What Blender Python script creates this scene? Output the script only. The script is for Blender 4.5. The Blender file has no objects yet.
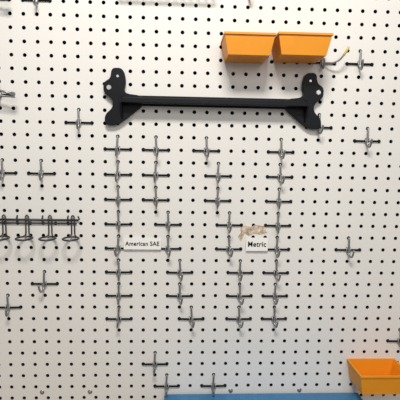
import bpy, bmesh, math, random
from mathutils import Vector, Matrix
random.seed(4)
I=0.0254
Z0=1.5
scene=bpy.context.scene
scene.view_settings.view_transform='Standard'
COL=scene.collection
def P(c,z,d=0.0): return Vector((c*I,-d*I,Z0+z*I))

# ---------- materials ----------
def mat(name,col,rough=.5,metal=0.0,noise=0.0,nscale=30,bump=0.0,bscale=200,spec=.5):
    m=bpy.data.materials.new(name); m.use_nodes=True
    nt=m.node_tree; b=nt.nodes['Principled BSDF']
    b.inputs['Roughness'].default_value=rough; b.inputs['Metallic'].default_value=metal
    b.inputs['Specular IOR Level'].default_value=spec
    tc=nt.nodes.new('ShaderNodeTexCoord')
    n=nt.nodes.new('ShaderNodeTexNoise'); n.inputs['Scale'].default_value=nscale; n.inputs['Detail'].default_value=4
    nt.links.new(tc.outputs['Object'],n.inputs['Vector'])
    r=nt.nodes.new('ShaderNodeValToRGB')
    c=Vector(col)
    r.color_ramp.elements[0].position=.3; r.color_ramp.elements[1].position=.7
    r.color_ramp.elements[0].color=(*(c*(1-noise)),1); r.color_ramp.elements[1].color=(*(c*(1+noise*.5)),1)
    nt.links.new(n.outputs['Fac'],r.inputs['Fac']); nt.links.new(r.outputs['Color'],b.inputs['Base Color'])
    if bump>0:
        n2=nt.nodes.new('ShaderNodeTexNoise'); n2.inputs['Scale'].default_value=bscale
        nt.links.new(tc.outputs['Object'],n2.inputs['Vector'])
        bp=nt.nodes.new('ShaderNodeBump'); bp.inputs['Strength'].default_value=bump; bp.inputs['Distance'].default_value=.001
        nt.links.new(n2.outputs['Fac'],bp.inputs['Height']); nt.links.new(bp.outputs['Normal'],b.inputs['Normal'])
    return m
M_board=mat('white_hardboard',(.785,.768,.738),.55,noise=.035,nscale=3,bump=.1,bscale=150,spec=.3)
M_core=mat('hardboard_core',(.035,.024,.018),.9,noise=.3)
M_dark=mat('painted_cavity_shade',(.008,.008,.008),.9,noise=.2)  # shade behind the holes, put into the wall and furring colour as near-black
M_steel=mat('zinc_wire',(.36,.355,.35),.36,.75,noise=.25,nscale=60)
M_gun=mat('dark_wire',(.008,.008,.009),.7,.0,noise=.2,spec=.15)
M_rack=mat('black_plastic',(.005,.006,.009),.5,noise=.2,bump=.2,bscale=300,spec=.2)
M_bolt=mat('bright_bolt',(.6,.6,.6),.35,.6,noise=.1)
M_or=mat('orange_plastic',(.84,.315,.015),.45,noise=.06,nscale=20,bump=.1,spec=.35)
M_blue=mat('blue_plastic',(.04,.175,.36),.4,noise=.1)
M_paper=mat('label_paper',(.88,.87,.84),.7,noise=.02)
M_ink=mat('ink',(.01,.01,.01),.7,spec=.1)
M_tape=mat('old_tape',(.66,.53,.40),.6,noise=.7,nscale=130)
M_brass=mat('yellow_coated_wire',(.60,.42,.10),.4,.2,noise=.2)
M_floor=mat('concrete',(.28,.27,.26),.8,noise=.2,nscale=4,bump=.4,bscale=40)
M_wood=mat('bench_wood',(.42,.30,.19),.6,noise=.25,nscale=8)

def obj(name,me,parent=None,mats=()):
    o=bpy.data.objects.new(name,me); COL.objects.link(o)
    for m in mats: 
        if m.name not in [x.name for x in me.materials]: me.materials.append(m)
    if parent: o.parent=parent
    return o
def empty(name,loc):
    e=bpy.data.objects.new(name,None); COL.objects.link(e); e.location=loc; e.empty_display_size=.01; return e

def catmull(pts,n=6):
    pts=[Vector(p) for p in pts]; out=[]
    ex=[pts[0]*2-pts[1]]+pts+[pts[-1]*2-pts[-2]]
    for i in range(1,len(ex)-2):
        a,b,c,d=ex[i-1],ex[i],ex[i+1],ex[i+2]
        for k in range(n):
            t=k/n
            out.append(.5*((2*b)+(c-a)*t+(2*a-5*b+4*c-d)*t*t+(3*b-a-3*c+d)*t**3))
    out.append(pts[-1]); return out
def L(p): return Vector((p[0]*I,-p[2]*I,p[1]*I))
def tube(bm,pts,r,mi=0,seg=8,smooth=6,closed=False):
    pts=[L(p) for p in pts]
    if smooth: pts=catmull(pts,smooth)
    n=len(pts); r=r*I
    tang=[]
    for i in range(n):
        if closed: t=pts[(i+1)%n]-pts[i-1]
        else: t=pts[min(i+1,n-1)]-pts[max(i-1,0)]
        tang.append(t.normalized())
    nrm=tang[0].orthogonal().normalized(); rings=[]
    for i in range(n):
        nrm=(nrm-tang[i]*nrm.dot(tang[i])).normalized()
        bn=tang[i].cross(nrm)
        rings.append([bm.verts.new(pts[i]+(nrm*math.cos(a)+bn*math.sin(a))*r) for a in [2*math.pi*k/seg for k in range(seg)]])
    m=n if closed else n-1
    for i in range(m):
        A=rings[i];B=rings[(i+1)%n]
        for k in range(seg):
            f=bm.faces.new((A[k],A[(k+1)%seg],B[(k+1)%seg],B[k])); f.material_index=mi; f.smooth=True
    if not closed:
        for R in (rings[0][::-1],rings[-1]):
            f=bm.faces.new(R); f.material_index=mi
def box(bm,c0,c1,z0,z1,d0,d1,mi=0):
    v=[bm.verts.new(L((c,z,d))) for d in (d0,d1) for z in (z0,z1) for c in (c0,c1)]
    for q in ((0,1,3,2),(4,6,7,5),(0,4,5,1),(2,3,7,6),(0,2,6,4),(1,5,7,3)):
        f=bm.faces.new([v[i] for i in q]); f.material_index=mi
def disc(bm,c,z,d0,d1,r,mi=0,seg=20):
    A=[bm.verts.new(L((c+r*math.cos(a),z+r*math.sin(a),d0))) for a in [2*math.pi*k/seg for k in range(seg)]]
    B=[bm.verts.new(L((c+.8*r*math.cos(a),z+.8*r*math.sin(a),d1))) for a in [2*math.pi*k/seg for k in range(seg)]]
    for k in range(seg):
        f=bm.faces.new((A[k],A[(k+1)%seg],B[(k+1)%seg],B[k])); f.material_index=mi; f.smooth=True
    f=bm.faces.new(B); f.material_index=mi
def fin(bm,name):
    bmesh.ops.recalc_face_normals(bm,faces=bm.faces)
    me=bpy.data.meshes.new(name); bm.to_mesh(me); bm.free(); return me
def slab(name,x0,x1,y0,y1,z0,z1,m,bev=0):
    bm=bmesh.new()
    v=[bm.verts.new((x,y,z)) for z in (z0,z1) for y in (y0,y1) for x in (x0,x1)]
    for q in ((0,1,3,2),(4,6,7,5),(0,4,5,1),(2,3,7,6),(0,2,6,4),(1,5,7,3)): bm.faces.new([v[i] for i in q])
    o=obj(name,fin(bm,name),None,[m])
    if bev:
        b=o.modifiers.new('b','BEVEL'); b.width=bev; b.segments=3
    return o

# ---------- room ----------
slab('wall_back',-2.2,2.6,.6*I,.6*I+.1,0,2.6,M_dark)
slab('floor',-2.2,2.6,-3.2,.6*I+.1,-.05,0,M_floor)

# ---------- pegboard ----------
C0,C1,R0,R1=-30,46,-22,26
vs=[];fs=[];mi=[]
N=12; rad=.150; th=.19
ang=[2*math.pi*(k+.5)/N for k in range(N)]
for c in range(C0,C1+1):
    for z in range(R0,R1+1):
        b=len(vs)
        for a in ang:
            s=.5/max(abs(math.cos(a)),abs(math.sin(a)))
            x,y=math.cos(a)*s,math.sin(a)*s
            vs.append(P(c+x,z+y,0))
        for a in ang: vs.append(P(c+rad*math.cos(a),z+rad*math.sin(a),0))
        for a in ang: vs.append(P(c+rad*math.cos(a),z+rad*math.sin(a),-th))
        for i,(sx,sy) in enumerate(((.5,.5),(-.5,.5),(-.5,-.5),(.5,-.5))): vs.append(P(c+sx,z+sy,0))
        for k in range(N):
            k2=(k+1)%N
            corner=None
            a1,a2=ang[k],ang[k]+2*math.pi/N
            for ci,ca in enumerate((45,135,225,315)):
                car=math.radians(ca)
                if a1+1e-6<car<a2-1e-6: corner=ci
            if corner is None: fs.append((b+k,b+k2,b+N+k2,b+N+k))
            else: fs.append((b+k,b+3*N+corner,b+k2,b+N+k2,b+N+k))
            mi.append(0)
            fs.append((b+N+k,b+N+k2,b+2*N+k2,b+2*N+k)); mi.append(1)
b=len(vs)
for d in (0,-th):
    for (c,z) in ((C0-.5,R0-.5),(C1+.5,R0-.5),(C1+.5,R1+.5),(C0-.5,R1+.5)): vs.append(P(c,z,d))
for k in range(4): fs.append((b+k,b+(k+1)%4,b+4+(k+1)%4,b+4+k)); mi.append(1)
me=bpy.data.meshes.new('pegboard'); me.from_pydata([tuple(v) for v in vs],[],fs)
me.polygons.foreach_set('material_index',mi)
bm=bmesh.new(); bm.from_mesh(me)
for f in bm.faces:
    f.normal_update()
    if abs(f.normal.y)>.9 and f.normal.y>0: f.normal_flip()
bm.to_mesh(me); bm.free()
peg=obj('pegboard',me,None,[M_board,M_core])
fr=bmesh.new()
for z in (R0,R1): box(fr,C0-.5,C1+.5,z-.48,z-.2 if z==R0 else z+.48,-th,-.59)
f=obj('furring',fin(fr,'furring'),None,[M_dark]); f.location=(0,0,Z0); f.parent=peg

# ---------- hooks ----------
def hookmesh(k):
    bm=bmesh.new(); rr=random.Random(k)
    s=rr.uniform(-.10,.10); s2=rr.uniform(-.12,.12); q=rr.uniform(-.06,.06)
    tube(bm,[(-1,0,-.3),(-1,0,.02),(-.95,0,.08),(0,q*.2,.09),(.95,0,.08),(1,0,.02),(1,0,-.3)],.078,1,8,4)
    for c in (-1,1): disc(bm,c,0,.0,.10,.14,1,12)
    tube(bm,[(0,1,-.35),(0,1,.02),(0,.93,.13),(s*.3,.5,.17),(s*.5,0,.18),(s*.7,-.32,.25),(s,-.5,.50),(s+s2*.5,-.42,.76),(s+s2,-.10,.92),(s+s2*1.2,.16,.96)],.08,0,8,5)
    tube(bm,[(-.14,.22,.05),(-.15,.08,.17),(-.15,-.1,.18),(0,-.26,.18),(.15,-.1,.18),(.15,.08,.17),(.14,.22,.05)],.05,0,6,3)
    return fin(bm,'pegboard_hook')
HM=[]
for k in range(6):
    m=hookmesh(k); m.materials.append(M_steel); m.materials.append(M_gun); HM.append(m)
hooks=[]
cols={0:(0,3,7,13),-2:(0,3,8,13),-4:(0,3,8,13),-6:(0,4,9,13),-8:(0,4,9,13),-10:(0,5,10,13),-12:(0,5,10,13),-14:(0,6,10,13)}
for z,cs in cols.items():
    for c in cs: hooks.append((c,z))
hooks+=[(-3,2),(-6,-2),(-9,-2),(-6,-11),(-9,-13),(19,-8),(20,1),(19,7),(16,2),(3,-18),(4,-20),(8,-20),(-6,11),(-9,4),(16,7),(-9,11),(10,12),(24,-16)]
for i,(c,z) in enumerate(hooks):
    o=bpy.data.objects.new('pegboard_hook',HM[random.randrange(6)]); COL.objects.link(o); o.location=P(c,z,0)

# ---------- black rack ----------
RC=P(7.55,3.8,0)
rack=empty('black_wall_rack',RC)
U=1/12.75
def chaikin(p,n=2):
    for _ in range(n):
        q=[]
        for i in range(len(p)):
            a=Vector(p[i]);b=Vector(p[(i+1)%len(p)])
            q+= [a*.78+b*.22,a*.22+b*.78]
        p=q
    return p
out=[(-101,30),(-90,30),(-87,18),(-90,6),(-70,4),(-70,-5),(-84,-16),(-96,-25),(-108,-25),(-108,-15),(-100,-8),(-100,0),(-109,6),(-109,16),(-102,20)]
def plate(sgn,name):
    bm=bmesh.new(); p=chaikin([(x*sgn*U,y*U) for x,y in out],2)
    A=[bm.verts.new(L((x,y,0.02))) for x,y in p];B=[bm.verts.new(L((x,y,.5))) for x,y in p]
    bm.faces.new(A);bm.faces.new(B)
    for k in range(len(p)): bm.faces.new((A[k],A[(k+1)%len(p)],B[(k+1)%len(p)],B[k]))
    o=obj(name,fin(bm,name),rack,[M_rack]); b=o.modifiers.new('b','BEVEL'); b.width=.0012; b.segments=2; b.limit_method='ANGLE'
plate(1,'bracket_left');plate(-1,'bracket_right')
bm=bmesh.new()
box(bm,-91*U,91*U,-.42,.36,.02,.25)
box(bm,-90*U,90*U,-.30,-.18,.25,1.25)
box(bm,-90*U,90*U,-.30,.08,1.15,1.28)
o=obj('shelf_bar',fin(bm,'shelf_bar'),rack,[M_rack]); b=o.modifiers.new('b','BEVEL'); b.width=.0009; b.segments=2
for s in (-1,1):
    bm=bmesh.new()
    pr=[(.02,.35),(1.27,.08),(1.27,-.3),(.5,-1.5),(.02,-1.5)]
    A=[bm.verts.new(L((s*90*U,z,d))) for d,z in pr];B=[bm.verts.new(L((s*(90*U+.13),z,d))) for d,z in pr]
    bm.faces.new(A);bm.faces.new(B)
    for k in range(5): bm.faces.new((A[k],A[(k+1)%5],B[(k+1)%5],B[k]))
    obj('gusset',fin(bm,'gusset'),rack,[M_rack])
bm=bmesh.new()
for s in (-1,1):
    disc(bm,s*103.5*U,11*U,.48,.6,.2); disc(bm,s*95*U,22*U,.48,.54,.11)
obj('bolts',fin(bm,'bolts'),rack,[M_bolt])

# ---------- orange bins ----------
def hbin(c0,c1,zt,D=3.0,H=1.85):
    e=empty('orange_storage_bin',P((c0+c1)/2,zt,0)); w=(c1-c0)/2
    bm=bmesh.new()
    def ring(ins,fr,bk,z): return [bm.verts.new(L((x,z,d))) for x,d in ((-w+ins,bk),(w-ins,bk),(w-ins,D-fr),(-w+ins,D-fr))]
    R=[ring(.34,.30,.05,-H),ring(.08,.12,.05,-.30),ring(.08,.12,.05,-.16),ring(0,0,.02,-.16),ring(0,0,.02,0),
       ring(.10,.1,.12,0),ring(.18,.22,.14,-.32),ring(.42,.42,.16,-H+.1)]
    for a,b in zip(R[:-1],R[1:]):
        for k in range(4): bm.faces.new((a[k],a[(k+1)%4],b[(k+1)%4],b[k]))
    bm.faces.new(R[0]);bm.faces.new(R[-1])
    o=obj('bin_shell',fin(bm,'bin_shell'),e,[M_or]); b=o.modifiers.new('b','BEVEL'); b.width=.0014; b.segments=3
    for f in o.data.polygons: f.use_smooth=False
    bm=bmesh.new()
    for s in (-.6,.6): disc(bm,s*w,-.5,.0,.07,.2)
    obj('hanger_pads',fin(bm,'hanger_pads'),e,[M_steel])
hbin(7.95,11.65,8.35,2.9,1.5); hbin(11.8,15.75,8.45,2.9,1.5); hbin(19.5,23.7,-17.6,2.8,1.75)

# ---------- ring tool holder ----------
e=empty('ring_tool_holder',P(-7,-5.7,0))
bm=bmesh.new()
tube(bm,[(-6,0,.12),(3.8,0,.12)],.08,0,8,0)
tube(bm,[(-6,-.28,.12),(3.7,-.28,.12)],.06,0,8,0)
for c in (-4,-1,1,3): tube(bm,[(c,.3-.0,-.3),(c,.3,.02),(c,.15,.14),(c,-.3,.14)],.06,0,8,3)
tube(bm,[(3.8,0,.12),(3.95,.1,.3),(3.9,.35,.45)],.06,0,8,4)
obj('rail',fin(bm,'rail'),e,[mat('rail_steel',(.06,.058,.058),.5,.5,noise=.2)])
bm=bmesh.new()
for k in range(6):
    c=3.42-1.8*k
    tube(bm,[(c-.12,.25,.2),(c-.12,-.6,.2),(c-.14,-1.15,.22),(c-.3,-1.33,.36)],.055,0,8,4)
    tube(bm,[(c+.12,.25,.2),(c+.12,-.6,.2),(c+.14,-1.15,.22),(c+.3,-1.33,.36)],.055,0,8,4)
    tube(bm,[(c-.12,.25,.2),(c,.38,.2),(c+.12,.25,.2)],.055,0,8,4)
    tube(bm,[(c+.60*math.cos(a),-1.35,.90+.68*math.sin(a)) for a in [2*math.pi*i/28 for i in range(28)]],.075,0,8,0,True)
obj('rings',fin(bm,'rings'),e,[mat('dark_steel',(.07,.065,.065),.4,.6,noise=.2)])

# ---------- coated long hook ----------
bm=bmesh.new()
tube(bm,[(0,0,-.3),(0,0,.1),(.5,-.1,.5),(1.0,.05,.8),(1.3,.4,1.0)],.07,0,8,5)
tube(bm,[(1.3,.4,1.0),(1.5,.75,1.1),(1.6,1.0,1.1)],.09,1,8,5)
o=obj('long_tool_hook',fin(bm,'long_tool_hook'),None,[M_steel,M_brass]); o.location=P(16,7,0)

# ---------- wire rack at top ----------
e=empty('wire_tool_rack',P(4,12,0))
bm=bmesh.new()
for z,d in ((.1,.1),(-.05,1.2),(2.2,.1),(2.2,1.4)): tube(bm,[(-3.8,z,d),(3.4,z,d)],.08,0,8,0)
for i in range(13):
    c=-3.6+i*.57
    tube(bm,[(c,2.2,1.4),(c,.25,1.3),(c,-.1,.9),(c,.02,.12),(c,2.2,.1)],.05,0,8,3)
for c in (-3,0,3): tube(bm,[(c,1,-.3),(c,1,.1),(c,.1,.1)],.05,0,8,0)
obj('wires',fin(bm,'wires'),e,[M_steel])
for loc,dz in (((-8.2,4.1),.35),((-8.4,11.1),.5)):
    bm=bmesh.new()
    tube(bm,[(-3.2,.45+dz,1.05),(-1.2,.1+dz*.5,1.05),(.6,-.15,1.05)],.09,0,8,3)
    tube(bm,[(-3.2,.05,1.1),(.8,-.4,1.1)],.06,0,8,0)
    disc(bm,.62,-.15,.95,1.2,.17)
    o=obj('hanging_steel_rod',fin(bm,'hanging_steel_rod'),None,[M_steel]); o.location=P(loc[0],loc[1],0)

# ---------- labels ----------
def label(name,txt,c0,c1,z0,z1,tw):
    e=empty(name,P((c0+c1)/2,(z0+z1)/2,0)); w=(c1-c0)/2;h=(z1-z0)/2
    bm=bmesh.new(); box(bm,-w,w,-h,h,.20,.22); obj('paper',fin(bm,'paper'),e,[M_paper])
    bm=bmesh.new(); box(bm,-w*.5,w*.5,-h*.5,h*.5,0,.20); obj('foam_tape',fin(bm,'foam_tape'),e,[M_paper])
    cu=bpy.data.curves.new('t','FONT'); cu.body=txt; cu.size=1; cu.align_x='CENTER'; cu.align_y='CENTER'; cu.offset=.018; cu.space_character=1.06
    t=bpy.data.objects.new('t',cu); COL.objects.link(t); bpy.context.view_layer.update()
    me=bpy.data.meshes.new_from_object(t); wd=max(v.co.x for v in me.vertices)-min(v.co.x for v in me.vertices)
    bpy.data.objects.remove(t)
    s=tw*I/wd
    for v in me.vertices: v.co=Vector((v.co.x*s,-.245*I,v.co.y*s*1.1))
    me.materials.clear(); o=obj('lettering',me,e,[M_ink])
label('american_sae_label','American SAE',.45,3.45,-8.05,-7.1,2.75)
label('metric_label','Metric',10.4,12.2,-8.1,-7.0,1.5)
bm=bmesh.new()
pts=[(-1.1,.15),(-.8,.42),(-.2,.35),(.2,.5),(.8,.38),(1.15,.42),(1.0,.1),(1.15,-.15),(.6,-.3),(.1,-.2),(-.4,-.42),(-.7,-.2),(-1.0,-.9),(-1.25,-.5),(-1.0,-.1)]
A=[bm.verts.new(L((x,y,0))) for x,y in pts];B=[bm.verts.new(L((x,y,.03+random.uniform(0,.03)))) for x,y in pts]
bm.faces.new(A);bm.faces.new(B)
for k in range(len(pts)): bm.faces.new((A[k],A[(k+1)%len(pts)],B[(k+1)%len(pts)],B[k]))
o=obj('torn_tape_label',fin(bm,'torn_tape_label'),None,[M_tape]); o.location=P(11.0,-6.45,0)

# ---------- screws ----------
for c,z in ((-6.5,-20.5),(-2.5,-20.5),(9.5,-20.5),(15.5,-20.5)):
    bm=bmesh.new(); disc(bm,0,0,0,.05,.2); disc(bm,0,0,.04,.09,.1)
    o=obj('mounting_screw',fin(bm,'mounting_screw'),None,[M_steel]); o.location=P(c,z,0)

# ---------- bench and blue case ----------
bz=Z0-29*I
t=slab('workbench_top',-.9,1.4,-.62,-.012,bz-.04,bz,M_wood,.003)
t.name='workbench'
for x in (-.85,1.3):
    for y in (-.58,-.10):
        l=slab('leg',x,x+.07,y,y+.07,0,bz-.04,M_wood); l.parent=t
e=empty('blue_tool_case',P(12.4,-29,4.2))
bm=bmesh.new(); box(bm,-8.2,7.9,0,6.4,-3.8,3.4); o=obj('case_body',fin(bm,'case_body'),e,[M_blue]); b=o.modifiers.new('b','BEVEL'); b.width=.008; b.segments=4
bm=bmesh.new(); box(bm,-8.6,8.2,6.4,8.42,-4.0,3.7); o=obj('case_lid',fin(bm,'case_lid'),e,[M_blue]); b=o.modifiers.new('b','BEVEL'); b.width=.004; b.segments=4
bm=bmesh.new(); tube(bm,[(-2,6,3.6),(-1.9,5.6,4.1),(0,5.5,4.2),(1.9,5.6,4.1),(2,6,3.6)],.2,0,10,5); obj('case_handle',fin(bm,'case_handle'),e,[M_rack])

# ---------- lights ----------
w=bpy.data.worlds.new('World'); scene.world=w; w.use_nodes=True
w.node_tree.nodes['Background'].inputs['Color'].default_value=(.98,.975,.97,1)
w.node_tree.nodes['Background'].inputs['Strength'].default_value=.27
def area(name,loc,tgt,sx,sy,e,col):
    l=bpy.data.lights.new(name,'AREA'); l.shape='RECTANGLE'; l.size=sx;l.size_y=sy;l.energy=e;l.color=col
    o=bpy.data.objects.new(name,l); COL.objects.link(o); o.location=loc
    o.rotation_euler=(Vector(tgt)-Vector(loc)).to_track_quat('-Z','Y').to_euler()
area('ceiling_light',(.1,-.95,2.5),(.2,0,1.15),.4,.2,17.5,(1,.965,.91))
area('shop_light',(.5,-2.0,2.2),(.2,0,1.2),1.0,.8,11,(1,.965,.92))

# ---------- camera ----------
cam=bpy.data.cameras.new('camera'); co=bpy.data.objects.new('camera',cam); COL.objects.link(co)
cam.sensor_width=36; cam.lens=36; cam.clip_start=.02
th_=math.radians(6.84); yaw=math.radians(2.5); D=32.4
tgt=P(6.57,-3.97)
R=Matrix.Rotation(-yaw,4,'Z')@Matrix.Rotation(math.pi/2-th_,4,'X')@Matrix.Rotation(math.radians(1.0),4,'Z')
fwd=(R.to_3x3()@Vector((0,0,-1)))
co.matrix_world=Matrix.Translation(tgt-fwd*D*I)@R
scene.camera=co
